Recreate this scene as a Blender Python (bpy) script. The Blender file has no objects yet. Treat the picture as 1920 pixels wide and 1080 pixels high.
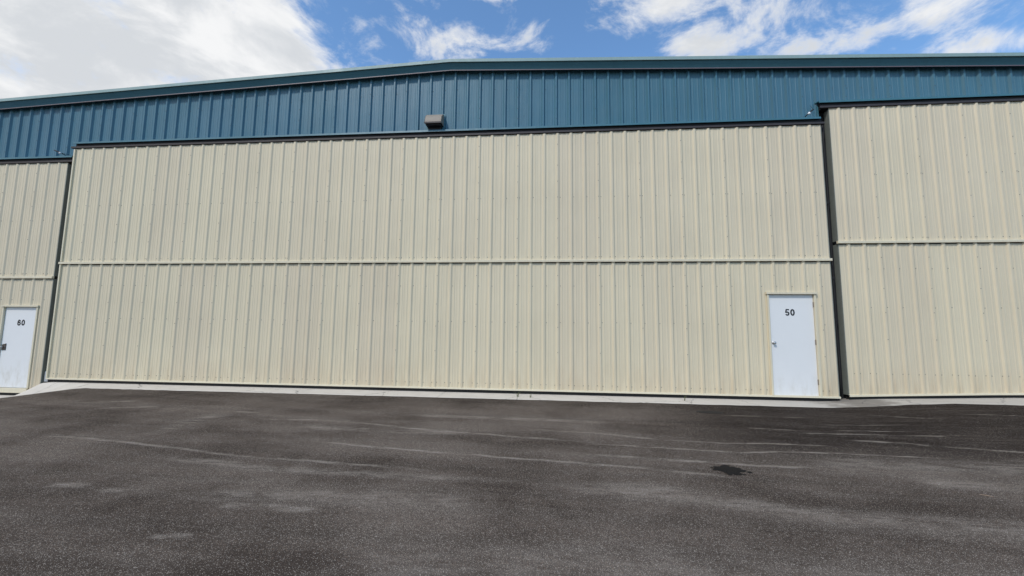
import bpy, bmesh, math, random
import numpy as np
from mathutils import Vector, Matrix
random.seed(7)
scene = bpy.context.scene
C = scene.collection

# ------------------------------------------------------------------ camera
OFF = 2.95                      # height of the door seam above the local datum
FPX = 750.06                    # focal length in pixels of a 1920 wide picture
YAW, PITCH, ROLL = -0.0892, 0.0998, 0.0105
CAM = Vector((11.968, -8.919, -1.477 + OFF))
cd = bpy.data.cameras.new('camera'); cam = bpy.data.objects.new('camera', cd); C.objects.link(cam)
cd.sensor_fit = 'HORIZONTAL'; cd.sensor_width = 36.0; cd.lens = 36.0 * FPX / 1920.0
cd.clip_start = 0.05; cd.clip_end = 3000
fwd = Vector((math.sin(YAW)*math.cos(PITCH), math.cos(YAW)*math.cos(PITCH), math.sin(PITCH)))
rgt = Vector((math.cos(YAW), -math.sin(YAW), 0)); upv = rgt.cross(fwd)
r2 = math.cos(ROLL)*rgt + math.sin(ROLL)*upv; u2 = -math.sin(ROLL)*rgt + math.cos(ROLL)*upv
M = Matrix(((r2.x, u2.x, -fwd.x), (r2.y, u2.y, -fwd.y), (r2.z, u2.z, -fwd.z))).to_4x4()
M.translation = CAM
cam.matrix_world = M
scene.camera = cam

# ------------------------------------------------------------------ exposure
scene.view_settings.view_transform = 'Standard'; scene.view_settings.look = 'None'
scene.view_settings.gamma = 1.0; scene.view_settings.use_curve_mapping = False
scene.view_settings.exposure = 0.50

# ------------------------------------------------------------------ sun + sky
SUN = Vector((-0.48, -0.76, 0.97)).normalized()
sd = bpy.data.lights.new('sun', 'SUN'); so = bpy.data.objects.new('sun', sd); C.objects.link(so)
sd.energy = 1.7; sd.angle = math.radians(6.0); sd.color = (1.0, 0.965, 0.915)
so.rotation_euler = (-SUN).to_track_quat('-Z', 'Y').to_euler(); so.location = (-20, -20, 30)

def nn(nt, t, **kw):
    n = nt.nodes.new(t)
    for k, v in kw.items(): setattr(n, k, v)
    return n
def setin(nt, sock, v):
    if isinstance(v, bpy.types.NodeSocket): nt.links.new(v, sock)
    else: sock.default_value = v
def math_(nt, op, a, b=0.0, c=None, clamp=False):
    n = nn(nt, 'ShaderNodeMath', operation=op, use_clamp=clamp)
    setin(nt, n.inputs[0], a); setin(nt, n.inputs[1], b)
    if c is not None: setin(nt, n.inputs[2], c)
    return n.outputs[0]
def vmath(nt, op, a, b=None):
    n = nn(nt, 'ShaderNodeVectorMath', operation=op); setin(nt, n.inputs[0], a)
    if b is not None: setin(nt, n.inputs[1], b)
    return n.outputs[0]
def noise(nt, vec, scale, detail=4, rough=0.5, dist=0.0, color=False):
    n = nn(nt, 'ShaderNodeTexNoise'); setin(nt, n.inputs['Vector'], vec)
    n.inputs['Scale'].default_value = scale; n.inputs['Detail'].default_value = detail
    n.inputs['Roughness'].default_value = rough; n.inputs['Distortion'].default_value = dist
    return n.outputs['Color' if color else 'Fac']
def ramp(nt, v, lo, hi, a=0.0, b=1.0, smooth=True):
    n = nn(nt, 'ShaderNodeMapRange'); n.interpolation_type = 'SMOOTHSTEP' if smooth else 'LINEAR'
    setin(nt, n.inputs[0], v); n.inputs[1].default_value = lo; n.inputs[2].default_value = hi
    n.inputs[3].default_value = a; n.inputs[4].default_value = b
    return n.outputs[0]
def mixc(nt, f, a, b, blend='MIX'):
    n = nn(nt, 'ShaderNodeMix', data_type='RGBA', blend_type=blend)
    setin(nt, n.inputs[0], f); setin(nt, n.inputs[6], a); setin(nt, n.inputs[7], b)
    return n.outputs[2]
def rgb(c): return (c[0], c[1], c[2], 1.0)

w = bpy.data.worlds.new('World'); scene.world = w; w.use_nodes = True
nt = w.node_tree; nt.nodes.clear()
tc = nn(nt, 'ShaderNodeTexCoord'); D = tc.outputs['Generated']
sky = nn(nt, 'ShaderNodeTexSky'); sky.sky_type = 'NISHITA'; sky.sun_disc = False
sky.sun_elevation = math.asin(SUN.z); sky.sun_rotation = math.atan2(SUN.x, SUN.y)
sky.air_density = 1.0; sky.dust_density = 0.6; sky.ozone_density = 2.2; sky.altitude = 50
sep = nn(nt, 'ShaderNodeSeparateXYZ'); nt.links.new(D, sep.inputs[0])
dz = math_(nt, 'MAXIMUM', sep.outputs[2], 0.04)
px = math_(nt, 'DIVIDE', sep.outputs[0], dz); py = math_(nt, 'DIVIDE', sep.outputs[1], dz)
cmb = nn(nt, 'ShaderNodeCombineXYZ'); nt.links.new(px, cmb.inputs[0]); nt.links.new(py, cmb.inputs[1])
P = cmb.outputs[0]
warp = vmath(nt, 'SCALE', vmath(nt, 'SUBTRACT', noise(nt, D, 5.0, 5, 0.55, color=True), (0.5, 0.5, 0.5)))
warp.node.inputs['Scale'].default_value = 0.26
PW = vmath(nt, 'ADD', P, warp)
sepw = nn(nt, 'ShaderNodeSeparateXYZ'); nt.links.new(PW, sepw.inputs[0])
n1 = noise(nt, vmath(nt, 'ADD', vmath(nt, 'MULTIPLY', D, (1.0, 1.0, 1.7)), (3.7, 1.3, 0.4)), 6.5, 12, 0.64, 0.35)
n2 = noise(nt, vmath(nt, 'ADD', P, (9.1, 4.2, 0.0)), 0.9, 4, 0.5)
dens = math_(nt, 'MULTIPLY_ADD', math_(nt, 'SUBTRACT', n1, 0.5), 3.1, math_(nt, 'MULTIPLY', math_(nt, 'SUBTRACT', n2, 0.5), 0.5))
# the broad cloud bank over the west half of the sky
bank = ramp(nt, sepw.outputs[0], -1.10, -0.46, 0.95, 0.0)
dens = math_(nt, 'ADD', dens, bank)
# scattered fair-weather clouds (centre, half sizes, amount) on the cloud deck
for cx_, cy_, rx, ry, amt in [
        (0.36, 1.20, .25, .11, .62), (0.43, 1.37, .16, .08, .50), (0.69, 1.38, .15, .09, .48), (0.95, 1.39, .13, .10, .48), (0.79, 1.25, .12, .07, .38),
        (1.18, 1.24, .16, .09, .50), (1.59, 1.46, .16, .08, .50), (-0.46, 1.28, .15, .13, .60), (-0.24, 1.32, .13, .10, .50), (-0.13, 1.11, .14, .03, .50),
        (-0.03, 1.31, .07, .07, .40), (-0.59, 1.10, .05, .02, .25)]:
    ax = math_(nt, 'DIVIDE', math_(nt, 'SUBTRACT', sepw.outputs[0], cx_), rx)
    ay = math_(nt, 'DIVIDE', math_(nt, 'SUBTRACT', sepw.outputs[1], cy_), ry)
    rr = math_(nt, 'SQRT', math_(nt, 'ADD', math_(nt, 'MULTIPLY', ax, ax), math_(nt, 'MULTIPLY', ay, ay)))
    dens = math_(nt, 'ADD', dens, ramp(nt, rr, 0.0, 1.9, amt*0.95, 0.0))
cov = ramp(nt, dens, 0.04, 0.78)
n3 = noise(nt, vmath(nt, 'ADD', vmath(nt, 'MULTIPLY', D, (1.0, 1.0, 1.9)), (1.0, 7.7, 2.0)), 5.2, 10, 0.60, 0.4)
shade = math_(nt, 'MULTIPLY', ramp(nt, n3, 0.34, 0.58), ramp(nt, dens, 0.30, 0.75))
ccol = mixc(nt, shade, rgb((0.650, 0.655, 0.662)), rgb((0.475, 0.495, 0.520)))
skyc = mixc(nt, 1.0, sky.outputs[0], rgb((0.118, 0.146, 0.160)), 'MULTIPLY')
col = mixc(nt, cov, skyc, ccol)
bg = nn(nt, 'ShaderNodeBackground'); nt.links.new(col, bg.inputs[0]); bg.inputs[1].default_value = 1.0
nt.links.new(bg.outputs[0], nn(nt, 'ShaderNodeOutputWorld').inputs[0])

# ------------------------------------------------------------------ materials
def new_mat(name):
    m = bpy.data.materials.new(name); m.use_nodes = True; t = m.node_tree
    b = t.nodes['Principled BSDF']; return m, t, b
def bump(t, b, h, dist, strength=1.0):
    n = nn(t, 'ShaderNodeBump'); n.inputs['Distance'].default_value = dist; n.inputs['Strength'].default_value = strength
    setin(t, n.inputs['Height'], h); t.links.new(n.outputs[0], b.inputs['Normal'])
def world_pos(t): return nn(t, 'ShaderNodeNewGeometry').outputs['Position']
def scl(t, v, s): return vmath(t, 'MULTIPLY', v, s)

def sheet_metal(name, base, rough, dirt_bounce=None, tint=0.05):
    m, t, b = new_mat(name); pos = world_pos(t)
    oi = nn(t, 'ShaderNodeObjectInfo')
    streak = noise(t, scl(t, pos, (14, 14, 0.5)), 1.0, 5, 0.6)
    blot = noise(t, pos, 0.8, 4, 0.55)
    v = math_(t, 'ADD', ramp(t, streak, 0.25, 0.75, -tint, tint, False), ramp(t, blot, 0.3, 0.7, -tint, tint, False))
    v = math_(t, 'ADD', v, ramp(t, noise(t, scl(t, pos, (52, 52, 0.12)), 1.0, 3, 0.6), 0.3, 0.7, -0.045, 0.045, False))
    v = math_(t, 'ADD', v, math_(t, 'MULTIPLY_ADD', oi.outputs['Random'], 0.05, -0.025))
    c = mixc(t, 1.0, rgb(base), rgb((1, 1, 1)), 'MULTIPLY')
    hsv = nn(t, 'ShaderNodeHueSaturation'); t.links.new(c, hsv.inputs['Color'])
    t.links.new(math_(t, 'ADD', v, 1.0), hsv.inputs['Value'])
    t.links.new(math_(t, 'MULTIPLY_ADD', oi.outputs['Random'], 0.006, 0.497), hsv.inputs['Hue'])
    c = hsv.outputs[0]
    if dirt_bounce:
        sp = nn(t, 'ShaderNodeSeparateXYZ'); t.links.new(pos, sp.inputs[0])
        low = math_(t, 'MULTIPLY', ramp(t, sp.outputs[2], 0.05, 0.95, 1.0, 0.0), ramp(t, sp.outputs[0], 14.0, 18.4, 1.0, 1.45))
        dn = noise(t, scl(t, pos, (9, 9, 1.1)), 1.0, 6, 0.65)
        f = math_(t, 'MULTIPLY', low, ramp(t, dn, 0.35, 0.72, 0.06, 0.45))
        c = mixc(t, f, c, rgb(dirt_bounce))  # foot dirt, with warm ground bounce put into the same tint
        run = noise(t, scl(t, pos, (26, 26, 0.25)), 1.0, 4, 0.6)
        c = mixc(t, ramp(t, run, 0.62, 0.80, 0.0, 0.22), c, rgb((dirt_bounce[0]*0.7, dirt_bounce[1]*0.7, dirt_bounce[2]*0.7)))
    t.links.new(c, b.inputs['Base Color'])
    t.links.new(ramp(t, noise(t, pos, 2.3, 4, 0.6), 0.3, 0.7, rough-0.06, rough+0.08), b.inputs['Roughness'])
    b.inputs['Specular IOR Level'].default_value = 0.4
    oil = noise(t, scl(t, pos, (3.2, 3.2, 0.9)), 1.0, 2, 0.5)
    fine = noise(t, scl(t, pos, (60, 60, 60)), 1.0, 2, 0.5)
    bump(t, b, math_(t, 'MULTIPLY_ADD', fine, 0.012, oil), 0.010, 1.0)
    return m
def plain(name, base, rough, metal=0.0, var=0.12, sc=18, bmp=0.0, spec=0.4):
    m, t, b = new_mat(name); pos = world_pos(t)
    n = noise(t, pos, sc, 5, 0.6)
    c = mixc(t, n, rgb([x*(1-var) for x in base]), rgb([min(1, x*(1+var)) for x in base]))
    t.links.new(c, b.inputs['Base Color']); b.inputs['Roughness'].default_value = rough
    b.inputs['Metallic'].default_value = metal; b.inputs['Specular IOR Level'].default_value = spec
    if bmp: bump(t, b, noise(t, pos, sc*4, 4, 0.6), bmp)
    return m
MAT = {}
MAT['beige'] = sheet_metal('beige_sheet_metal', (0.615, 0.537, 0.390), 0.42, dirt_bounce=(0.40, 0.30, 0.19), tint=0.035)
MAT['trim'] = sheet_metal('beige_trim_metal', (0.64, 0.575, 0.43), 0.40, tint=0.03)
MAT['blue'] = sheet_metal('blue_sheet_metal', (0.058, 0.152, 0.208), 0.40, tint=0.06)
MAT['bluetrim'] = sheet_metal('blue_trim_metal', (0.052, 0.150, 0.190), 0.36, tint=0.05)
MAT['capmetal'] = sheet_metal('pale_teal_cap_metal', (0.20, 0.29, 0.285), 0.55, tint=0.05)  # paler teal than the rest of the trim
MAT['lip'] = plain('mauve_grey_lip', (0.12, 0.10, 0.115), 0.5)
MAT['white'] = plain('white_door_paint', (0.72, 0.72, 0.715), 0.38, var=0.025, sc=3, bmp=0.0006)
MAT['brown'] = plain('dark_brown_steel', (0.038, 0.031, 0.031), 0.55, var=0.3)
MAT['black'] = plain('black_rubber', (0.012, 0.012, 0.013), 0.7, var=0.3)
MAT['return'] = plain('shaded_steel_edge', (0.17, 0.185, 0.165), 0.6, var=0.2)  # shade of the gaps put into the colour of the door ends
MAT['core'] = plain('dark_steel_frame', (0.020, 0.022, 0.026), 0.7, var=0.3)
MAT['hood'] = plain('weathered_grey_vent_metal', (0.25, 0.215, 0.175), 0.55, var=0.15, sc=9)
MAT['galv'] = plain('galvanised_steel', (0.50, 0.51, 0.52), 0.35, metal=0.8, var=0.1)
MAT['screw'] = plain('weathered_screw_head', (0.11, 0.10, 0.085), 0.6, metal=0.1, var=0.3, sc=40)
MAT['ink'] = plain('black_vinyl', (0.012, 0.012, 0.014), 0.45, var=0.1)
MAT['bronze'] = plain('bronze_lever_metal', (0.13, 0.11, 0.10), 0.35, metal=0.7)
MAT['plastic'] = plain('white_plastic', (0.80, 0.82, 0.84), 0.4, var=0.03)
MAT['yellow'] = plain('pale_yellow_closure_foam', (0.75, 0.68, 0.40), 0.7, var=0.08)
MAT['oil'] = plain('oily_wet_asphalt', (0.009, 0.0078, 0.0075), 0.7, var=0.4, sc=60, bmp=0.002, spec=0.12)
MAT['damp'] = plain('damp_asphalt', (0.020, 0.018, 0.017), 0.7, var=0.4, sc=60, bmp=0.002, spec=0.12)
MAT['weed'] = plain('dry_weed', (0.10, 0.11, 0.045), 0.7, var=0.3)
MAT['twig'] = plain('dry_twig', (0.30, 0.21, 0.15), 0.8, var=0.2)
MAT['greyblock'] = plain('grey_painted_steel', (0.33, 0.345, 0.36), 0.6, var=0.1)

# white door paint: faint grime towards the kick area with a shape of its own
t = MAT['white'].node_tree; b = t.nodes['Principled BSDF']; pos = world_pos(t)
sp = nn(t, 'ShaderNodeSeparateXYZ'); t.links.new(pos, sp.inputs[0])
g = math_(t, 'MULTIPLY', ramp(t, sp.outputs[2], 0.08, 0.75, 1.0, 0.0), ramp(t, noise(t, scl(t, pos, (7, 7, 2.5)), 1.0, 6, 0.65), 0.42, 0.75, 0.02, 0.5))
old = b.inputs['Base Color'].links[0].from_socket
t.links.new(mixc(t, g, old, rgb((0.46, 0.42, 0.34))), b.inputs['Base Color'])

# concrete
m, t, b = new_mat('pale_concrete'); pos = world_pos(t); MAT['concrete'] = m
c = mixc(t, noise(t, pos, 3.0, 6, 0.65), rgb((0.45, 0.405, 0.345)), rgb((0.64, 0.59, 0.515)))
c = mixc(t, ramp(t, noise(t, pos, 9.0, 5, 0.7, 0.5), 0.58, 0.74, 0.0, 0.45), c, rgb((0.22, 0.20, 0.17)))
sp = nn(t, 'ShaderNodeSeparateXYZ'); t.links.new(pos, sp.inputs[0])
c = mixc(t, ramp(t, sp.outputs[0], 14.0, 18.0, 0.0, 0.45), c, rgb((0.30, 0.275, 0.235)))
jn = math_(t, 'ABSOLUTE', math_(t, 'SUBTRACT', math_(t, 'MULTIPLY_ADD', noise(t, pos, 2.5, 5, 0.65), 1.6, math_(t, 'SUBTRACT', sp.outputs[0], 0.8)), 18.05))
c = mixc(t, ramp(t, jn, 0.15, 0.75, 0.7, 0.0), c, rgb((0.12, 0.10, 0.08)))
vor = nn(t, 'ShaderNodeTexVoronoi', feature='DISTANCE_TO_EDGE'); vor.inputs['Scale'].default_value = 0.55
t.links.new(vmath(t, 'ADD', pos, scl(t, noise(t, pos, 3.0, 4, 0.6, color=True), (0.35, 0.35, 0))), vor.inputs['Vector'])
c = mixc(t, ramp(t, vor.outputs['Distance'], 0.0, 0.006, 0.75, 0.0), c, rgb((0.10, 0.09, 0.08)))
t.links.new(c, b.inputs['Base Color']); b.inputs['Roughness'].default_value = 0.85
bump(t, b, noise(t, pos, 60, 5, 0.7), 0.004)

# asphalt: dark binder with pale aggregate showing where the surface is worn ("wear" is stored on the mesh)
m, t, b = new_mat('worn_asphalt'); pos = world_pos(t); MAT['asphalt'] = m
vor = nn(t, 'ShaderNodeTexVoronoi'); vor.inputs['Scale'].default_value = 170; t.links.new(pos, vor.inputs['Vector'])
stone = nn(t, 'ShaderNodeSeparateColor'); t.links.new(vor.outputs['Color'], stone.inputs[0])
sp = nn(t, 'ShaderNodeSeparateXYZ'); t.links.new(pos, sp.inputs[0]); X, Y = sp.outputs[0], sp.outputs[1]
lane = nn(t, 'ShaderNodeVectorRotate', rotation_type='Z_AXIS'); lane.inputs['Angle'].default_value = math.radians(5)
t.links.new(pos, lane.inputs['Vector']); L = lane.outputs[0]
band = noise(t, scl(t, L, (0.22, 1.3, 1)), 1.0, 6, 0.62, 0.5)
blot = noise(t, pos, 0.9, 6, 0.62, 0.3)
fine = noise(t, scl(t, L, (0.9, 8.0, 1)), 1.0, 5, 0.65)
at = nn(t, 'ShaderNodeAttribute'); at.attribute_name = 'wear'
brk = ramp(t, noise(t, scl(t, pos, (3.0, 12, 1)), 1.0, 5, 0.7), 0.36, 0.60, 0.05, 1.0)
brk2 = ramp(t, noise(t, scl(t, pos, (1.3, 3.2, 1)), 1.0, 6, 0.7, 0.6), 0.32, 0.60, 0.35, 1.7)
wear = math_(t, 'MULTIPLY', math_(t, 'MULTIPLY', at.outputs['Fac'], brk), brk2)
gen = math_(t, 'ADD', ramp(t, band, 0.30, 0.70, -0.26, 0.26, False), ramp(t, blot, 0.30, 0.70, -0.22, 0.22, False))
gen = math_(t, 'ADD', gen, ramp(t, fine, 0.30, 0.70, -0.05, 0.06, False))
# damp, grime-darkened stretch where water drains past the right-hand doors
wn = math_(t, 'MULTIPLY_ADD', math_(t, 'SUBTRACT', blot, 0.5), 2.6, X)
wy = math_(t, 'MULTIPLY_ADD', math_(t, 'SUBTRACT', band, 0.5), 2.0, Y)
wet = math_(t, 'MULTIPLY', ramp(t, wn, 13.0, 15.2), ramp(t, wy, -4.3, -3.0))
wet = math_(t, 'MULTIPLY', wet, ramp(t, fine, 0.28, 0.62, 0.70, 1.0))
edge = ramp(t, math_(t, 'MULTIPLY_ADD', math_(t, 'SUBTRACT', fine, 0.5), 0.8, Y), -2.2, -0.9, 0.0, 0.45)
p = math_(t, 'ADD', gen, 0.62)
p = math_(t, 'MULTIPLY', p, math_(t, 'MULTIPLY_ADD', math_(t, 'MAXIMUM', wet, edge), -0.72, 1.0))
p = math_(t, 'ADD', p, math_(t, 'MULTIPLY', wear, 0.85), clamp=True)
show = math_(t, 'GREATER_THAN', p, stone.outputs[0])
dot = ramp(t, vor.outputs['Distance'], 0.30, 0.58, 1.0, 0.0)
show = math_(t, 'MULTIPLY', show, dot)
binder = mixc(t, ramp(t, math_(t, 'ADD', math_(t, 'MULTIPLY', blot, 0.5), math_(t, 'MULTIPLY', band, 0.5)), 0.36, 0.64), rgb((0.058, 0.0445, 0.0350)), rgb((0.148, 0.1190, 0.0965)))
binder = mixc(t, ramp(t, noise(t, pos, 45, 3, 0.6), 0.3, 0.7, 0.0, 0.6), binder, rgb((0.040, 0.0315, 0.0265)))
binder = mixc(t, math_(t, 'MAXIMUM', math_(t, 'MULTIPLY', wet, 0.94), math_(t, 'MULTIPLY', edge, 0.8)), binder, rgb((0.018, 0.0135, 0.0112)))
binder = mixc(t, math_(t, 'MULTIPLY', wear, 0.42), binder, rgb((0.27, 0.23, 0.19)))
grit = mixc(t, math_(t, 'POWER', stone.outputs[1], 2.2), rgb((0.104, 0.084, 0.067)), rgb((0.52, 0.46, 0.39)))
grit = mixc(t, ramp(t, stone.outputs[2], 0.80, 0.92, 0.0, 0.6), grit, rgb((0.20, 0.125, 0.085)))
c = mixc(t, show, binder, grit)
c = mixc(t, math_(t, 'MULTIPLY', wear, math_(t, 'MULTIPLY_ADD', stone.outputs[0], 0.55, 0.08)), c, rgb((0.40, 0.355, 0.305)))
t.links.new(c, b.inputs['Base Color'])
b.inputs['Roughness'].default_value = 0.88
b.inputs['Specular IOR Level'].default_value = 0.04
bump(t, b, math_(t, 'MULTIPLY_ADD', vor.outputs['Distance'], -0.6, noise(t, pos, 60, 4, 0.65)), 0.006, 0.9)

# ------------------------------------------------------------------ mesh helpers
class MB:
    def __init__(s): s.v = []; s.f = []
    def quad(s, a, b, c, d): i = len(s.v); s.v += [a, b, c, d]; s.f.append((i, i+1, i+2, i+3))
    def box(s, x0, x1, y0, y1, z0, z1):
        i = len(s.v)
        s.v += [(x, y, z) for z in (z0, z1) for y in (y0, y1) for x in (x0, x1)]
        s.f += [tuple(i+k for k in q) for q in ((0, 2, 3, 1), (4, 5, 7, 6), (0, 1, 5, 4), (2, 6, 7, 3), (0, 4, 6, 2), (1, 3, 7, 5))]
        return s
    def prism(s, prof, p0, p1, xf):
        """closed 2-D profile swept from p0 to p1 : xf(u, v, t) gives the point"""
        i = len(s.v); n = len(prof)
        for t_ in (p0, p1): s.v += [xf(u, v, t_) for u, v in prof]
        for k in range(n): s.f.append((i+k, i+(k+1) % n, i+n+(k+1) % n, i+n+k))
        s.f.append(tuple(i+k for k in range(n))[::-1]); s.f.append(tuple(i+n+k for k in range(n)))
        return s
    def tube(s, pts, r, n=8, cap=True):
        i0 = len(s.v); rad = r if isinstance(r, (list, tuple)) else [r]*len(pts)
        pts = [Vector(p) for p in pts]
        for k, p in enumerate(pts):
            d = (pts[min(k+1, len(pts)-1)] - pts[max(k-1, 0)]).normalized()
            a = d.orthogonal().normalized(); bb = d.cross(a)
            for j in range(n):
                th = 2*math.pi*j/n; s.v.append(tuple(p + rad[k]*(math.cos(th)*a + math.sin(th)*bb)))
        for k in range(len(pts)-1):
            for j in range(n):
                s.f.append((i0+k*n+j, i0+k*n+(j+1) % n, i0+(k+1)*n+(j+1) % n, i0+(k+1)*n+j))
        if cap:
            s.f.append(tuple(i0+j for j in range(n))[::-1]); s.f.append(tuple(i0+(len(pts)-1)*n+j for j in range(n)))
        return s
    def mesh(s, name, mat, bevel=0.0, smooth=False, recalc=True):
        me = bpy.data.meshes.new(name); me.from_pydata(s.v, [], s.f); me.materials.append(mat)
        bm = bmesh.new(); bm.from_mesh(me)
        bmesh.ops.remove_doubles(bm, verts=bm.verts, dist=1e-5)
        if recalc: bmesh.ops.recalc_face_normals(bm, faces=bm.faces)
        if bevel: bmesh.ops.bevel(bm, geom=list(bm.edges), offset=bevel, segments=1, affect='EDGES', clamp_overlap=True)
        if smooth:
            for f in bm.faces: f.smooth = True
        bm.to_mesh(me); bm.free(); return me
    def obj(s, name, mat, parent=None, **kw): return link(name, s.mesh(name, mat, **kw), parent)
def link(name, me, parent=None, loc=(0, 0, 0)):
    o = bpy.data.objects.new(name, me); C.objects.link(o); o.location = loc
    if parent: o.parent = parent; o.matrix_parent_inverse = parent.matrix_world.inverted()
    return o
def thing(name, label, cat, loc, group=None):
    o = bpy.data.objects.new(name, None); C.objects.link(o); o.location = loc; o.empty_display_size = 0.3
    o.matrix_world = Matrix.Translation(loc)
    return tag(o, label, cat, group)
def tag(o, label, cat, group=None, kind=None):
    o['label'] = label
    if cat: o['category'] = cat
    if group: o['group'] = group
    if kind: o['kind'] = kind
    return o

# ------------------------------------------------------------------ ground
def lerp_tab(tab, x):
    if x <= tab[0][0]: return tab[0][1]
    for (a, u), (b_, v) in zip(tab, tab[1:]):
        if x <= b_: s = (x-a)/(b_-a); return u + (v-u)*s
    return tab[-1][1]
def sm(a, b_, x): s = min(1, max(0, (x-a)/(b_-a))); return s*s*(3-2*s)
FRONT = [(-3, -3.262), (-0.9, -3.258), (-0.40, -3.245), (0.2, -3.145), (0.92, -3.012), (1.35, -2.930), (1.62, -2.910), (17.4, -2.910), (18.1, -2.868), (18.7, -2.815), (19.5, -2.779), (26, -2.76)]
WALL = [(-3, -3.255), (-0.66, -3.250), (-0.60, -3.225), (-0.53, -3.15), (-0.46, -3.073), (-0.36, -2.99), (-0.26, -2.935), (-0.16, -2.912), (-0.06, -2.906), (0.2, -2.905), (17.75, -2.908), (18.05, -2.862), (18.5, -2.835), (20.1, -2.783), (21.1, -2.745), (26, -2.70)]
YF = -0.64
def zfront(x): return lerp_tab(FRONT, x) + OFF
def zwall(x): return lerp_tab(WALL, x) + OFF
def zconc(x, y): s = min(1, max(0, (y - YF)/(-0.1 - YF))); return zfront(x) + (zwall(x)-zfront(x))*s
def zasph(x, y):
    d = YF - y
    if d <= 0: return zfront(x) - 0.008 + 0.5*d*0
    pl = OFF - 2.925 - 0.012*min(d, 60)
    return zfront(x)-0.008 + (pl-(zfront(x)-0.008))*sm(0, 5.0, d)
STREAKS = [  # half width, strength, course of each pale scuff line and glint band
    (.022, .75, [(5.33, -4.03), (6.21, -4.09), (7.24, -4.24), (8.43, -4.47), (9.89, -4.58), (10.71, -4.64)]),
    (.07, .36, [(7.56, -4.61), (8.27, -4.68), (9.03, -4.82), (10.05, -4.81), (11.63, -4.87)]),
    (.02, .8, [(8.76, -3.82), (9.64, -3.96), (10.53, -4.06), (11.81, -4.21), (13.23, -4.38), (13.94, -4.47)]),
    (.03, .5, [(6.72, -2.45), (7.18, -2.43)]), (.028, .65, [(7.51, -2.87), (8.45, -2.82), (9.18, -2.9), (10.02, -3.1), (11.64, -3.36), (12.57, -3.49)]),
    (.03, .5, [(11.77, -2.97), (12.67, -3.03), (13.48, -3.25)]), (.2, .35, [(6.63, -3.65), (6.59, -3.12), (6.72, -2.61)]),
    (.04, .45, [(7.33, -5.39), (7.74, -5.39)]), (.04, .55, [(7.91, -5.44), (8.14, -5.43)]), (.03, .5, [(9.15, -6.12), (9.44, -6.1)]),
    (.06, .4, [(9.2, -5.64), (9.63, -5.6), (10.11, -5.61)]), (.018, .75, [(13.48, -3.25), (14.28, -3.3), (14.97, -3.25), (15.54, -3.29)]),
    (.018, .85, [(12.47, -3.55), (13.39, -3.6), (14.31, -3.67), (14.97, -3.57), (15.87, -3.6), (16.75, -3.65)]),
    (.03, .6, [(12.43, -3.96), (13.27, -4.03), (13.87, -4.08), (14.55, -4.12), (15.05, -4.11)]), (.018, .85, [(13.3, -4.42), (13.5, -4.43), (13.84, -4.52)]),
    (.03, .95, [(16.04, -2.96), (16.43, -3.01), (16.75, -3.04), (16.95, -3.15)]), (.025, .6, [(16.96, -3.1), (17.81, -3.29), (19.5, -3.4)]),
    (.015, .7, [(14.96, -1.63), (16.27, -1.62)]), (.025, .5, [(17.51, -1.29), (18.33, -1.72)]), (.014, .8, [(18.85, -1.47), (19.62, -1.6), (21, -1.7)]),
    (.16, .34, [(12.04, -4.95), (13.02, -4.95), (13.73, -5.18), (14.47, -5.3), (15.07, -5.32), (15.56, -5.39), (17, -5.5)]),
    (.12, .32, [(15.53, -4.31), (15.88, -4.43), (16.57, -4.44), (18.0, -4.5)]), (.014, .6, [(16.24, -2.13), (17.57, -1.96)]), (.014, .65, [(16.12, -2.48), (17.36, -2.36)]),
    (.016, .6, [(14.94, -2.46), (15.64, -2.55)]), (.02, .6, [(15.42, -2.69), (16.6, -2.63), (17.74, -2.59)]), (.1, .42, [(8.36, -3.22), (9.5, -3.25), (10.89, -3.25)]),
    (.08, .4, [(9.63, -2.3), (11.4, -2.34), (12.83, -2.4)]), (.12, .32, [(8.75, -5.43), (9.95, -5.36), (11.39, -5.31)]), (.05, .4, [(3.41, -2.12), (4.28, -1.84)]), (.05, .4, [(4.24, -2.53), (5.12, -2.23)]),
    (.24, .27, [(14.9, -3.95), (16.2, -4.0), (17.6, -3.85), (19, -3.8)]), (.3, .2, [(10.5, -6.4), (12.5, -6.2), (14.5, -6.3)])]  # first band: glint specks of the damp stretch, put into the colour
xs = np.array([-140, -70, -35, -18, -9, -5, -3, -2] + [-1.2+0.06*i for i in range(395)] + [23, 26, 32, 45, 80, 160], float)
ys = np.array([YF+0.06] + [YF-0.022*i for i in range(0, 300)] + [-7.6, -8.3, -9, -12, -20, -40, -80, -160], float)
GX, GY = np.meshgrid(xs, ys)
zf = np.interp(GX, [p[0] for p in FRONT], [p[1] for p in FRONT]) + OFF - 0.008
dd = np.clip(YF-GY, 0, None); s01 = np.clip(dd/5.0, 0, 1); s01 = s01*s01*(3-2*s01)
GZ = zf + ((OFF-2.925-0.012*np.minimum(dd, 60)) - zf)*s01
WX = GX; WY = GY + 0.010*np.sin(GX*1.7+GY) + 0.006*np.sin(GX*7.1+1.0) + 0.005*np.sin(GX*17.3)
wear_ = np.zeros_like(GX)
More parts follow.
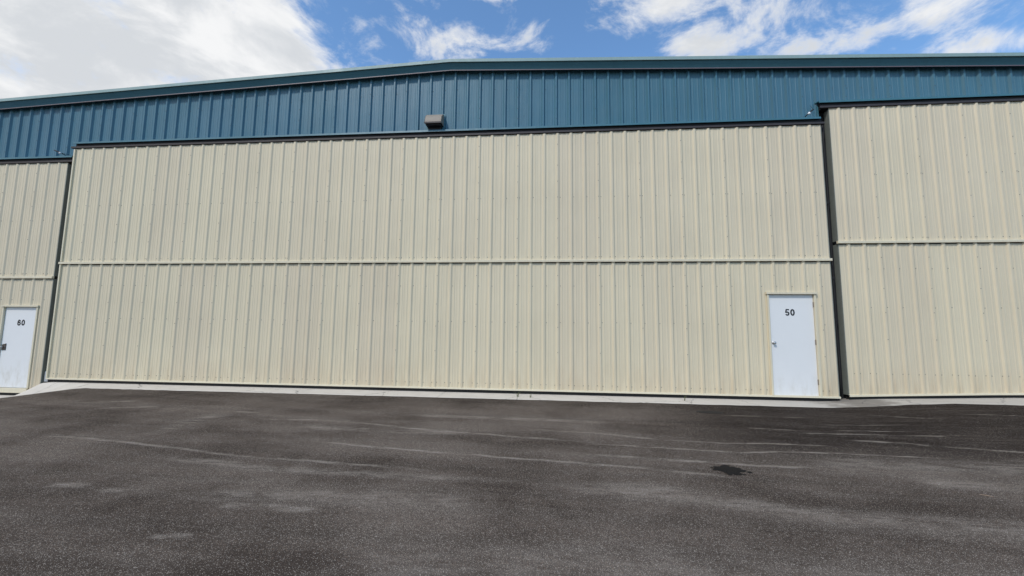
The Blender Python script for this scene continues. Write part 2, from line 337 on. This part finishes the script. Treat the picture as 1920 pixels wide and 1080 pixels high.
for wd, amt, pl_ in STREAKS:
    tot_len = sum(math.dist(a, b_) for a, b_ in zip(pl_, pl_[1:])); run_ = 0.0; best = np.zeros_like(GX)
    for a, b_ in zip(pl_, pl_[1:]):
        l = math.dist(a, b_); ux, uy = (b_[0]-a[0])/l, (b_[1]-a[1])/l
        al = np.clip((WX-a[0])*ux + (WY-a[1])*uy, 0, l)
        dist = np.hypot(WX-a[0]-al*ux, WY-a[1]-al*uy)
        k = np.clip(1-dist/(wd*1.7), 0, 1); k = k*k*(3-2*k)
        g_ = (run_+al)/tot_len; k = k*np.clip(np.minimum(g_, 1-g_)*7+0.15, 0, 1)
        best = np.maximum(best, k); run_ += l
    wear_ = np.maximum(wear_, best*amt)
nx, ny = len(xs), len(ys)
idx = np.arange(nx*ny).reshape(ny, nx)
faces = np.stack([idx[1:, :-1], idx[1:, 1:], idx[:-1, 1:], idx[:-1, :-1]], -1).reshape(-1, 4)
me = bpy.data.meshes.new('asphalt_apron')
me.from_pydata(np.stack([GX, GY, GZ], -1).reshape(-1, 3).tolist(), [], faces.tolist())
me.materials.append(MAT['asphalt']); me.polygons.foreach_set('use_smooth', np.ones(len(faces), bool))
at_ = me.attributes.new('wear', 'FLOAT', 'POINT'); at_.data.foreach_set('value', wear_.reshape(-1).astype(np.float32)); me.update()
asp = link('asphalt_apron', me)
tag(asp, 'worn dark asphalt apron in front of the hangar doors', None, kind='structure')
mb = MB(); mb.quad((-400, -400, -1.6), (400, -400, -1.6), (400, 400, -1.6), (-400, 400, -1.6))
tag(mb.obj('ground', MAT['asphalt']), 'ground under and beyond the hangar', None, kind='structure')

root = thing('concrete_apron', 'narrow pale concrete strip along the foot of the hangar doors', None, (9, -0.4, 0)); root['kind'] = 'structure'
cuts = [-9.4, -6.4, -3.4, -1.05, 0.55, 3.6, 6.65, 9.7, 11.35, 14.75, 17.86, 20.9, 24.0, 28.6]
for a, b_ in zip(cuts, cuts[1:]):
    a += 0.004; b_ -= 0.004
    n = max(2, int((b_-a)/(0.07 if a < 2 and b_ > -2 else 0.3)))
    xx = [a + (b_-a)*i/n for i in range(n+1)]
    yy = [YF, YF+0.015, YF+0.2, YF+0.4, -0.1, 0.17]
    mb = MB(); m_ = len(xx)
    jag = [0.0 if 0 < i < n else 0 for i in range(m_)]
    for j, y in enumerate(yy):
        for i, x in enumerate(xx):
            mb.v.append((x, y + (0.012*math.sin(x*9.1)+0.010*math.sin(x*23.7) if j < 2 else 0), zconc(x, y) - (0.010 if j == 0 else 0.0)))
    for j in range(len(yy)-1):
        for i in range(m_-1): mb.f.append((j*m_+i, j*m_+i+1, (j+1)*m_+i+1, (j+1)*m_+i))
    k = len(mb.v)
    mb.v += [(x, yy[0]+0.012*math.sin(x*9.1)+0.010*math.sin(x*23.7), zconc(x, YF)-0.25) for x in xx]      # front skirt
    for i in range(m_-1): mb.f.append((k+i, k+i+1, i+1, i))
    for e in (0, m_-1):                                                   # joint faces
        for j in range(len(yy)-1):
            p, q = mb.v[j*m_+e], mb.v[(j+1)*m_+e]; mb.quad(p, q, (q[0], q[1], q[2]-0.2), (p[0], p[1], p[2]-0.2))
    o = mb.obj('slab', MAT['concrete'], root, smooth=False)
    if sum(p.normal.z for p in o.data.polygons) < 0: o.data.flip_normals()

# ------------------------------------------------------------------ ribbed sheet profile
S = 0.3048
def profile(x0, x1, phase, rh=0.023):
    """points (x, proud) of a ribbed sheet from x0 to x1, ribs centred at phase + k*S"""
    shape = [(-0.047, 0), (-0.017, rh), (0.017, rh), (0.047, 0),
             (0.079, 0), (0.086, 0.0045), (0.104, 0.0045), (0.111, 0),
             (0.1484, 0), (0.1504, -0.002), (0.1544, -0.002), (0.1564, 0),
             (0.194, 0), (0.201, 0.0045), (0.219, 0.0045), (0.226, 0)]
    k0 = math.floor((x0-phase)/S)-1; k1 = math.ceil((x1-phase)/S)+1
    pts = [(phase+k*S+u, v) for k in range(k0, k1+1) for u, v in shape]
    def val(x):
        for (a, u), (b_, v) in zip(pts, pts[1:]):
            if a <= x <= b_: return u + (v-u)*(x-a)/(b_-a) if b_ > a else u
        return 0
    return [(x0, val(x0))] + [p for p in pts if x0+1e-4 < p[0] < x1-1e-4] + [(x1, val(x1))], val
def sheet(x0, x1, phase, yface, zbot, ztop, hole=None, rh=0.023):
    """zbot/ztop numbers or functions of x; hole = (xa, xb, ztop_of_hole)"""
    pts, val = profile(x0, x1, phase, rh)
    fb = zbot if callable(zbot) else (lambda x: zbot)
    ft = ztop if callable(ztop) else (lambda x: ztop)
    X_ = [p[0] for p in pts]
    if hole:
        for e in hole[:2]:
            if x0 < e < x1: pts.append((e, val(e)))
        pts.sort()
    mb = MB()
    for (a, u), (b_, v) in zip(pts, pts[1:]):
        mid = (a+b_)/2; za, zb = fb(a), fb(b_)
        if hole and hole[0] < mid < hole[1]: za = zb = hole[2]
        mb.quad((a, yface-u, za), (b_, yface-v, zb), (b_, yface-v, ft(b_)), (a, yface-u, ft(a)))
    return mb
def sheet_mesh(mb, mat):
    me = mb.mesh('sheet', mat, recalc=False)
    if me.polygons and sum(p.normal.y for p in me.polygons) > 0: me.flip_normals()
    return me
def screws(parent, pos_list):
    mb = MB()
    for (x, y, z) in pos_list:
        r = 0.0090; n = 6; i = len(mb.v)
        mb.v += [(x+r*math.cos(k*math.pi/3), y, z+r*math.sin(k*math.pi/3)) for k in range(n)]
        mb.v += [(x+0.6*r*math.cos(k*math.pi/3), y-0.006, z+0.6*r*math.sin(k*math.pi/3)) for k in range(n)]
        mb.f += [(i+k, i+(k+1) % n, i+n+(k+1) % n, i+n+k) for k in range(n)] + [tuple(i+n+k for k in range(n))]
    o = mb.obj('screw_heads', MAT['screw'], parent); o['kind'] = 'stuff'; return o

# ------------------------------------------------------------------ digits (stroked)
def stroke(mb, pts, wd, y, closed=False, th=0.0015):
    n = len(pts); L_, R_ = [], []
    for i, p in enumerate(pts):
        a = pts[i-1] if (closed or i) else p; b_ = pts[(i+1) % n] if (closed or i < n-1) else p
        dx, dz = b_[0]-a[0], b_[1]-a[1]; l = math.hypot(dx, dz) or 1; nxn, nzn = -dz/l, dx/l
        L_.append((p[0]+nxn*wd/2, p[1]+nzn*wd/2)); R_.append((p[0]-nxn*wd/2, p[1]-nzn*wd/2))
    rng = range(n if closed else n-1)
    for i in rng:
        j = (i+1) % n
        q = [L_[i], L_[j], R_[j], R_[i]]
        for (u, v) in ((0, y-th),):
            mb.quad(*[(p[0], y-th, p[1]) for p in q])
    for side in (L_, R_):
        for i in rng:
            j = (i+1) % n
            mb.quad((side[i][0], y, side[i][1]), (side[j][0], y, side[j][1]), (side[j][0], y-th, side[j][1]), (side[i][0], y-th, side[i][1]))
def arc(cx, cz, rx, rz, a0, a1, n=22):
    return [(cx+rx*math.cos(math.radians(a0+(a1-a0)*i/n)), cz+rz*math.sin(math.radians(a0+(a1-a0)*i/n))) for i in range(n+1)]
def digit(ch, x, z, wd, ht, y, parent):
    st = 0.335*wd; mb = MB(); cx = x+wd/2
    if ch == '0': stroke(mb, arc(cx, z+ht/2, wd/2-st/2, ht/2-st/2, 0, 360, 32)[:-1], st, y, True)
    if ch == '6':
        rz = ht*0.33; stroke(mb, arc(cx, z+rz, wd/2-st/2, rz-st/2, 0, 360, 30)[:-1], st, y, True)
        stroke(mb, arc(cx+0.01*wd, z+ht*0.50, wd/2-st/2, ht*0.5-st/2, 28, 200, 22), st*0.98, y-0.0004)
    if ch == '5':
        stroke(mb, [(x+wd*0.20, z+ht-st*0.46), (x+wd*0.94, z+ht-st*0.46)], st*0.92, y)
        stroke(mb, [(x+wd*0.30, z+ht-st*0.3), (x+wd*0.14, z+ht*0.44)], st*0.86, y-0.0003)
        stroke(mb, arc(cx-0.01*wd, z+ht*0.325, wd/2-st/2, ht*0.325-st/2, 148, -158, 28), st*0.96, y-0.0006)
    return mb.obj('digit', MAT['ink'], parent)

# ------------------------------------------------------------------ hangar doors (bifold)
def hangar_door(label, x0, x1, phase, first_lap, dz, zb, man, side_left, side_right, zbf=None, handle='knob', number='50', rail_tail=None):
    """dz = height shift of the seam; zb = bottom; man = (leaf x0, x1, z top, z bottom)"""
    T = thing('bifold_hangar_door', label, 'hangar door', ((x0+x1)/2, 0.07, zb+OFF), 'bifold hangar doors in the gable wall')  # the folding door itself, not the bay it closes
    zs, zt = OFF+dz, OFF+dz+2.998; zbo = zb+OFF
    bot = (lambda x: zbf(x)+OFF) if zbf else zbo
    laps = [x0]; k = first_lap
    xl = phase+first_lap*S
    while xl < x1-0.05:
        if xl > x0+0.05: laps.append(xl)
        xl += 3*S
    laps.append(x1)
    hole = (man[0]-0.03, man[1]+0.03, man[2]+OFF+0.03) if man else None
    cache = {}
    for a, b_ in zip(laps, laps[1:]):
        for up in (True, False):
            z0, z1 = (zs+0.03, zt+0.02) if up else (bot, zs+0.012)
            if not up:      # pans stop short of the hinge rail, ribs run up behind it
                z1 = (lambda xl, a=a: zs+0.012 if abs((xl+a-phase+S/2) % S - S/2) < 0.046 else zs-0.022)
            hl = hole if (hole and not up and a < hole[1] and b_ > hole[0]) else None
            key = (up, round(b_-a, 3))
            if hl is None and key in cache and not callable(z0) and a > x0+.01:
                link('wall_panel', cache[key], T, (a, 0, 0)); continue
            zz = (lambda x, a=a: bot(x+a)) if callable(z0) else z0
            hl2 = (hl[0]-a, hl[1]-a, hl[2]) if hl else None
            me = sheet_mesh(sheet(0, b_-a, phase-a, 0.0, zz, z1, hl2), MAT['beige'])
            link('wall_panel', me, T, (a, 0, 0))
            if hl is None and a > x0+.01: cache[key] = me
    # hinge rail across the fold, with small end tabs
    mb = MB(); prof = [(0.0, zs+0.062), (-0.040, zs+0.056), (-0.052, zs+0.050), (-0.052, zs+0.004), (-0.046, zs), (0.0, zs)]
    mb.prism(prof, x0-0.03, x1+0.012, lambda u, v, t_: (t_, u, v))
    mb.obj('hinge_rail', MAT['trim'], T)
    # bottom rail and rubber seal
    zL, zR = (bot(x0), bot(x1)) if callable(bot) else (bot, bot)
    mb = MB(); n = 12
    def rail(mb, prof, xa, xb):
        for i in range(n):
            u0, u1 = xa+(xb-xa)*i/n, xa+(xb-xa)*(i+1)/n
            fz = bot if callable(bot) else (lambda x: zbo)
            for (p, q) in zip(prof, prof[1:]):
                mb.quad((u0, p[0], fz(u0)+p[1]), (u1, p[0], fz(u1)+p[1]), (u1, q[0], fz(u1)+q[1]), (u0, q[0], fz(u0)+q[1]))
        return mb
    gaps = [(x0-0.01, x1)] if not man else [(x0-0.01, x1)]
    for xa, xb in gaps: rail(mb, [(0.002, 0.040), (-0.036, 0.036), (-0.038, 0.002), (0.002, 0.0)], xa, xb)
    mb.obj('bottom_rail', MAT['trim'], T, recalc=True)
    mb = rail(MB(), [(0.0, 0.004), (0.004, -0.02), (0.012, -0.095), (0.085, -0.095), (0.09, 0.004)], x0, x1)
    mb.obj('bottom_seal', MAT['black'], T)
    # steel frame behind the sheets (upper and lower leaf), opening left for the small door
    mb = MB(); fz = bot if callable(bot) else (lambda x: zbo)
    mb.box(x0+0.012, x1-0.012, 0.006, 0.135, zs+0.02, zt)
    lo = max(fz(x0), fz(x1))+0.012
    if man:
        mb.box(x0+0.012, man[0]-0.045, 0.006, 0.135, lo, zs-0.01); mb.box(man[1]+0.045, x1-0.012, 0.006, 0.135, lo, zs-0.01)
        mb.box(man[0]-0.044, man[1]+0.044, 0.007, 0.134, man[2]+OFF+0.045, zs-0.011)
    else: mb.box(x0+0.012, x1-0.012, 0.006, 0.135, lo, zs-0.01)
    mb.obj('frame', MAT['core'], T)
    # side trims
    for flag, xe, sg in ((side_left, x0, 1), (side_right, x1, -1)):
        if not flag: continue
        mb = MB()
        for z0, z1 in ((zs+0.065, zt), (fz(xe)+0.03, zs-0.004)):
            if flag == 'angle': mb.box(*sorted((xe-sg*0.012, xe+sg*0.022)), -0.036, 0.004, z0, z1)
            mb.box(*sorted((xe-sg*0.004, xe+sg*0.010)), 0.0045 if flag == 'angle' else -0.002, 0.150, z0, z1)
        mb.obj('side_trim', MAT['trim' if flag == 'angle' else 'return'], T)
    # screws
    sc = []
    kk0 = math.ceil((x0-phase)/S); kk1 = math.floor((x1-phase)/S)
    for k in range(kk0, kk1+1):
        xr = phase+k*S; lap = (k-first_lap) % 3 == 0
        for zr in (1.50, 0.125, -0.535, -1.345, -2.70):
            for dx in ((0.052, -0.062) if zr in (0.125, -2.70) else (0.054,)):
                z = zs+zr+random.uniform(-.006, .006); x = xr+dx+random.uniform(-.006, .006)
                if hole and hole[0]-0.03 < x < hole[1]+0.03 and z < hole[2]+0.05: continue
                if z > fz(x)+0.05 and x0+0.02 < x < x1-0.02 and random.random() > 0.10: sc.append((x, -0.0005, z))
        if lap:
            for zr in (2.75, 2.25, 1.87, 1.5, 1.0, 0.55, 0.12, -0.3, -0.95, -1.45, -2.0):
                z = zs+zr
                if hole and hole[0]-.04 < xr < hole[1]+.04 and z < hole[2]+.06: continue
                if x0+0.04 < xr < x1-0.04: sc.append((xr, -0.0232, z))
    screws(T, sc)
    if man: man_door(T, man, handle, number)
    return T

def man_door(T, man, handle, number):
    xa, xb, zt, zb = man; zt += OFF; zb += OFF
    mb = MB()
    mb.box(xa-0.040, xa-0.004, -0.040, 0.060, zb, zt+0.004); mb.box(xb+0.004, xb+0.046, -0.040, 0.060, zb, zt+0.004)
    mb.obj('door_frame', MAT['trim'], T, bevel=0.003)
    mb = MB(); mb.prism([(0.05, zt+0.055), (-0.030, zt+0.052), (-0.060, zt+0.046), (-0.060, zt+0.010), (-0.05, zt+0.006), (0.05, zt+0.006)], xa-0.058, xb+0.062, lambda u, v, t_: (t_, u, v))
    mb.obj('door_head_flashing', MAT['trim'], T)
    leaf = MB().box(xa, xb, 0.004, 0.048, zb+0.006, zt).obj('door_leaf', MAT['white'], T, bevel=0.003)
    leaf['label'] = 'white steel door leaf marked ' + number
    yl = 0.004
    if number == '50':
        digit('5', 16.958, -1.159+OFF, 0.088, 0.142, yl, leaf); digit('0', 17.062, -1.159+OFF, 0.089, 0.142, yl, leaf)
        for zc in (-0.924, -1.707, -2.52):
            mb = MB(); mb.tube([(xb+0.006, -0.012, zc+OFF-0.055), (xb+0.006, -0.012, zc+OFF+0.055)], 0.009, 8)
            mb.box(xb-0.010, xb+0.022, -0.006, 0.0035, zc+OFF-0.052, zc+OFF+0.052)
            mb.obj('hinge', MAT['hood'], leaf)
        kx, kz = 16.695, -1.724+OFF; mb = MB()
        mb.tube([(kx, yl, kz), (kx, yl-0.012, kz)], 0.034, 16)
        mb.tube([(kx, yl-0.010, kz), (kx, yl-0.035, kz), (kx, yl-0.042, kz), (kx, yl-0.058, kz), (kx, yl-0.068, kz)], [0.012, 0.013, 0.026, 0.028, 0.016], 16)
        mb.obj('door_knob', MAT['galv'], leaf, smooth=True)
    else:
        digit('6', -1.252, -1.545+OFF, 0.098, 0.150, yl, leaf); digit('0', -1.137, -1.545+OFF, 0.098, 0.150, yl, leaf)
        kx, kz = -1.535, -2.075+OFF; mb = MB()
        mb.prism([(kx-0.055, kz-0.075), (kx+0.055, kz-0.075), (kx+0.055, kz+0.085), (kx-0.03, kz+0.065), (kx-0.055, kz+0.05)], yl-0.014, yl, lambda u, v, t_: (u, t_, v))
        mb.obj('lock_plate', MAT['bronze'], leaf, bevel=0.002)
        mb = MB(); mb.tube([(kx-0.01, yl-0.012, kz), (kx-0.01, yl-0.055, kz), (kx-0.02, yl-0.062, kz-0.002), (kx-0.125, yl-0.060, kz-0.008)], [0.016, 0.013, 0.012, 0.009], 10)
        mb.obj('lever', MAT['galv'], leaf, smooth=True)
        MB().box(xa-0.03, xb+0.02, -0.045, 0.05, zb-0.11, zb-0.002).obj('door_sill', MAT['trim'], T, bevel=0.004)

hangar_door('wide beige ribbed bifold hangar door with white door numbered 50', -0.21, 17.92, 0.0, 1, 0.0, -2.838, (16.635, 17.525, -0.715, -2.815), 'angle', 'plain', number='50')
hangar_door('beige ribbed bifold hangar door with white door numbered 60', -9.3, -0.385, -0.628, 1-30, -0.362, -3.185, (-1.625, -0.715, -1.085, -3.07), None, 'plain', number='60')
hangar_door('beige ribbed bifold hangar door without a number, rust-stained at its foot', 18.10, 28.5, 18.605, 1, 0.372, -2.75, None, 'plain', None,
            zbf=lambda x: lerp_tab([(18.1, -2.800), (18.6, -2.778), (20.2, -2.717), (21.3, -2.68), (26, -2.62)], x))

# ------------------------------------------------------------------ building
RX, RS = 9.62, 0.0407
def zr(x, top): return OFF + top - RS*abs(x-RX)
B = thing('hangar_building', 'long hangar with blue ribbed gable wall and shallow pitched roof', 'hangar', (RX, 7.5, 0))
XL, XR = -9.4, 28.6
HB = [(-1e9, -0.27, 2.800), (-0.27, 17.945, 3.165), (17.945, 1e9, 3.525)]      # lower edge of the blue sheets over each door
YW = 0.15
ph = 0.9*S
cur = XL; edges = [XL]
x = ph - 33*S
while x < XR:
    if x > XL+0.05: edges.append(x)
    x += 3*S
edges.append(XR)
for a, b_ in zip(edges, edges[1:]):
    pieces = []
    brk = [a] + [e for e in (-0.27, 17.945) if a < e < b_] + [b_]
    mb = MB()
    for u, v in zip(brk, brk[1:]):
        zb_ = [h for lo, hi, h in HB if lo <= (u+v)/2 < hi][0]
        s_ = sheet(u, v, ph, YW, OFF+zb_, lambda x_: zr(x_, 4.86), rh=0.042)
        i = len(mb.v); mb.v += s_.v; mb.f += [tuple(i+k for k in f) for f in s_.f]
    me = sheet_mesh(mb, MAT['blue']); link('gable_panel', me, B)
# body of the building behind the sheets, roof
mb = MB()
prof = [(XL, -0.6), (XR, -0.6), (XR, zr(XR, 4.80)), (RX, zr(RX, 4.80)), (XL, zr(XL, 4.80))]
mb.prism(prof, 0.19, 16.0, lambda u, v, t_: (u, t_, v)); mb.obj('gable_wall', MAT['core'], B)
for sx, xe in ((0, XL), (1, XR)):
    mb = MB(); xe2 = xe + (-0.15 if sx == 0 else 0.15)
    prof = [(RX, zr(RX, 4.80)+0.003), (xe2, zr(xe2, 4.80)+0.003), (xe2, zr(xe2, 4.885)), (RX, zr(RX, 4.885))]
    mb.prism(prof, 0.17, 16.2, lambda u, v, t_: (u, t_, v)); mb.obj('roof', MAT['bluetrim'], B)
    # rake trim in two lengths per slope
    P_ = [(0.185, 4.800), (0.185, 4.930), (0.0, 4.925), (-0.034, 4.880), (-0.034, 4.868), (0.040, 4.738), (0.060, 4.738), (0.112, 4.752), (0.112, 4.800)]
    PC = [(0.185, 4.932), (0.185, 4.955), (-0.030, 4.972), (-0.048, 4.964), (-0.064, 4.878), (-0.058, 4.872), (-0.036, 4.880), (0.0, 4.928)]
    for f0, f1 in ((0.0, 0.5), (0.5, 1.0)):
        ua, ub = RX+(xe2-RX)*f0, RX+(xe2-RX)*f1
        if f0: ua += 0.002 if sx else -0.002
        mb = MB(); mb.prism(P_, ua, ub, lambda u, v, t_: (t_, u, zr(t_, v))); mb.obj('rake_trim', MAT['bluetrim'], B)
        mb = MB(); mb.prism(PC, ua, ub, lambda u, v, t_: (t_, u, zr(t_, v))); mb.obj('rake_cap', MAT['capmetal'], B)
mb = MB(); mb.box(RX-0.17, RX+0.15, 0.0, 0.35, OFF+4.957, OFF+4.985); mb.obj('ridge_closure', MAT['yellow'], B, bevel=0.006)
mb = MB(); P2 = [(-0.016, 4.742), (-0.016, 4.728), (0.006, 4.728), (0.006, 4.742)]
for xe2 in (XL, XR):
    mb = MB(); mb.prism([(0.028, 4.735), (0.022, 4.712), (0.030, 4.708), (0.058, 4.736)], RX, xe2, lambda u, v, t_: (t_, u, zr(t_, v))); mb.obj('rake_lip', MAT['lip'], B)
# header over each door: blue drip flashing, black seal, brown steel angle
for (xa, xb, dzh, oa, ob) in ((XL, -0.285, -0.362, 0, 0.0), (-0.285, 17.925, 0.0, 0.02, 0.0), (17.93, XR, 0.366, 0.02, 0)):
    H = OFF+dzh
    mb = MB(); mb.prism([(0.147, 3.250), (0.118, 3.250), (0.114, 3.232), (-0.012, 3.205), (-0.016, 3.160), (-0.004, 3.158), (0.0, 3.195), (0.147, 3.215)], xa-oa, xb+ob, lambda u, v, t_: (t_, u, H+v))
    mb.obj('header_flashing', MAT['bluetrim'], B)
    mb = MB(); mb.box(xa+0.03, xb+0.02, 0.03, 0.185, H+3.03, H+3.193); mb.obj('header_seal', MAT['black'], B)
    mb = MB(); mb.prism([(-0.030, 3.078), (-0.036, 3.074), (-0.036, 3.032), (-0.030, 3.028), (0.028, 3.034), (0.028, 3.044), (-0.024, 3.040), (-0.024, 3.076)], xa-oa*2.2+0.02, xb+0.055, lambda u, v, t_: (t_, u, H+v))
    mb.obj('header_angle', MAT['brown'], B)
# vertical end flashings where the blue wall steps
mb = MB().box(17.925, 17.953, 0.09, 0.147, OFF+3.17, OFF+3.50); mb.obj('jamb_flashing', MAT['bluetrim'], B)
mb = MB().box(-0.30, -0.272, 0.09, 0.147, OFF+2.81, OFF+3.14); mb.obj('jamb_flashing', MAT['bluetrim'], B)
# screws on the blue sheets
sc = []
k = math.ceil((XL-ph)/S)
while ph+k*S < XR-0.1:
    xr = ph+k*S
    for off in (0.42, 0.95):
        z = zr(xr, 4.72)-off
        lowz = [h for lo, hi, h in HB if lo <= xr < hi][0]+OFF+0.12
        if z > lowz:
            if off == 0.42 and random.random() > 0.25: sc.append((xr+0.055, YW-0.0005, z+random.uniform(-.008, .008)))
            if (k % 3) == 0: sc.append((xr, YW-0.0422, z+0.03)); sc.append((xr, YW-0.0422, z-0.22))
    k += 1
screws(B, sc)

# ------------------------------------------------------------------ things on and in the wall
def cable(x, y, z0, z1, label):
    T = thing('lift_cable', label, 'cable', (x, y, z0))
    pts = [(x+0.006*math.sin(i*1.3), y+0.004*math.cos(i*2.1), z0+(z1-z0)*i/14) for i in range(15)]
    MB().tube(pts, 0.016, 8).obj('strap', MAT['black'], T, smooth=True)
    for f in (0.27, 0.42, 0.70):
        z = z0+(z1-z0)*f; MB().box(x-0.035, x+0.035, y-0.02, y+0.035, z-0.025, z+0.025).obj('clip', MAT['black'], T, bevel=0.004)
cable(18.01, 0.085, OFF-2.83, OFF+3.05, 'black lift cable in the gap beside white door 50')
cable(-0.315, 0.10, OFF-2.66, OFF+2.62, 'black lift cable in the gap beside the door 60 bay')
o = MB().box(-0.335, -0.215, 0.02, 0.12, OFF-2.905, OFF-2.66).obj('post_foot', MAT['greyblock'], bevel=0.006)
tag(o, 'small grey steel block at the foot of the gap beside the door 60 bay', 'steel block')

T = thing('vent_hood', 'weathered grey exhaust vent hood on the blue gable wall', 'vent', (9.26, 0.12, OFF+3.27))
xa, xb = 9.06, 9.465
mb = MB()
prof = [(0.118, 3.635), (0.02, 3.60), (-0.07, 3.51), (-0.115, 3.40), (-0.120, 3.335)]
out = prof
for (p, q) in zip(out, out[1:]):
    mb.quad((xa, p[0], OFF+p[1]), (xb, p[0], OFF+p[1]), (xb, q[0], OFF+q[1]), (xa, q[0], OFF+q[1]))
for xe, d in ((xa, 0.012), (xb, -0.012)):
    i = len(mb.v); pr = prof + [(0.118, 3.335)]
    mb.v += [(xe, p[0], OFF+p[1]) for p in pr] + [(xe+d, p[0], OFF+p[1]) for p in pr]; n = len(pr)
    mb.f += [tuple(i+k for k in range(n)), tuple(i+n+k for k in range(n))[::-1]] + [(i+k, i+(k+1) % n, i+n+(k+1) % n, i+n+k) for k in range(n)]
mb.obj('hood_shell', MAT['hood'], T)
MB().box(xa-0.006, xb+0.006, -0.130, -0.1205, OFF+3.312, OFF+3.352).obj('drip_lip', MAT['brown'], T, bevel=0.002)
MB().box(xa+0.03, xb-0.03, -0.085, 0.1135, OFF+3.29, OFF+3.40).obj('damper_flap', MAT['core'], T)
MB().box(xa+0.05, xb-0.04, 0.03, 0.113, OFF+3.215, OFF+3.289).obj('hood_shade_box', MAT['core'], T, bevel=0.006)  # dark box added as the shadow below the hood
MB().box(xa-0.03, xb+0.03, 0.1145, 0.1215, OFF+3.25, OFF+3.66).obj('wall_flange', MAT['bluetrim'], T)

for (a, m_, tip, wire, lab) in (((-0.86, 0.02, 3.015), (-0.65, -0.02, 2.935), (-0.615, -0.03, 2.895), (-0.42, 0.10, 2.885), 'short black rod with white tip on blue wall beside the lower header step'),
                         ((17.80, 0.02, 3.39), (17.69, -0.02, 3.305), (17.675, -0.03, 3.255), (17.80, 0.10, 3.52), 'short black rod with white tip and upright wire on blue wall near door 50')):
    T = thing('cable_guide', lab, 'bracket', (m_[0], 0.12, OFF+m_[2]), 'small rods with white tips on the gable wall')
    up = lambda p: (p[0], p[1], p[2]+OFF)
    MB().tube([up(a), up(m_)], 0.014, 8).obj('rod', MAT['black'], T)
    MB().tube([up(m_), up((tip[0], tip[1], tip[2]+0.012)), up(tip)], [0.018, 0.030, 0.020], 10).obj('white_tip', MAT['plastic'], T, smooth=True)
    MB().tube([up(m_), (m_[0], 0.118, OFF+m_[2]-0.02)], 0.010, 8).obj('stem', MAT['black'], T)
    MB().tube([up(a if a[0] > 10 else m_), up(wire)], 0.004, 6).obj('wire', MAT['black'], T)

# ------------------------------------------------------------------ marks and litter on the ground
def blob(name, cx, cy, rx, ry, mat, lab, cat, rag, seed, n=90):
    rnd = random.Random(seed); ph_ = [(rnd.uniform(0, 6.28), rnd.randint(3, 17), rnd.uniform(0.3, 1)) for _ in range(9)]
    mb = MB(); ring = []
    for k in range(n):
        th = 2*math.pi*k/n
        f = 1 + rag*sum(a_*math.sin(m_*th+p_)/ (1+m_*0.12) for p_, m_, a_ in ph_)/2.2
        x, y = cx+rx*f*math.cos(th), cy+ry*f*math.sin(th); ring.append((x, y))
    mb.v = [(cx, cy, zasph(cx, cy)+0.004)] + [((x+cx)/2, (y+cy)/2, zasph((x+cx)/2, (y+cy)/2)+0.004) for x, y in ring] + [(x, y, zasph(x, y)+0.0035) for x, y in ring]
    mb.f = [(0, 1+k, 1+(k+1) % n) for k in range(n)] + [(1+k, n+1+k, n+1+(k+1) % n, 1+(k+1) % n) for k in range(n)]
    if rag > 0.15:
        for _ in range(9):
            th = rnd.uniform(0, 6.28); rr_ = rnd.uniform(1.1, 1.35); x, y = cx+rx*rr_*math.cos(th), cy+ry*rr_*math.sin(th); s = rnd.uniform(.008, .022); i = len(mb.v)
            mb.v += [(x+s*1.5*math.cos(j*1.05), y+s*math.sin(j*1.05), zasph(x, y)+0.004) for j in range(6)]; mb.f.append(tuple(range(i, i+6)))
    o = mb.obj(name, mat)
    if sum(p.normal.z for p in o.data.polygons) < 0: o.data.flip_normals()
    tag(o, lab, cat); return o
blob('oil_stain', 13.90, -4.29, 0.150, 0.125, MAT['oil'], 'ragged black oil stain on the asphalt in front of door 50', 'stain', 0.42, 4)
blob('damp_patch', 14.82, -1.40, 0.23, 0.115, MAT['damp'], 'smooth dark oval damp patch on asphalt near the concrete strip', 'stain', 0.03, 8)
tz = zasph(15.98, -4.71)
o = MB().tube([(15.95, -4.68, tz+0.006), (15.98, -4.705, tz+0.010), (16.02, -4.73, tz+0.006)], [0.002, 0.003, 0.0015], 6).obj('twig', MAT['twig'])
tag(o, 'thin tan twig lying on the asphalt', 'twig')
def weed(x, y, h, n, seed, lab):
    rnd = random.Random(seed); mb = MB(); z = zconc(x, y)
    for _ in range(n):
        a = rnd.uniform(0, 6.28); l = h*rnd.uniform(.5, 1); lean = rnd.uniform(.2, .7)
        p0 = (x+rnd.uniform(-.02, .02), y+rnd.uniform(-.01, .01), z-0.003)
        p1 = (p0[0]+math.cos(a)*l*lean*.4, p0[1]+math.sin(a)*l*lean*.4, z+l*.6); p2 = (p0[0]+math.cos(a)*l*lean, p0[1]+math.sin(a)*l*lean, z+l)
        mb.tube([p0, p1, p2], [0.0035, 0.0028, 0.0008], 5)
    o = mb.obj('weed', MAT['weed']); tag(o, lab, 'weed', 'weeds in the concrete joints')
weed(11.35, -0.35, 0.13, 7, 1, 'taller dry weed in the concrete strip under the middle of the wide door')
weed(11.62, -0.42, 0.09, 5, 2, 'tiny dry weed on the concrete strip under the middle of the wide door')
weed(14.75, -0.30, 0.12, 6, 3, 'thin dry weed in a concrete joint two metres from door 50')
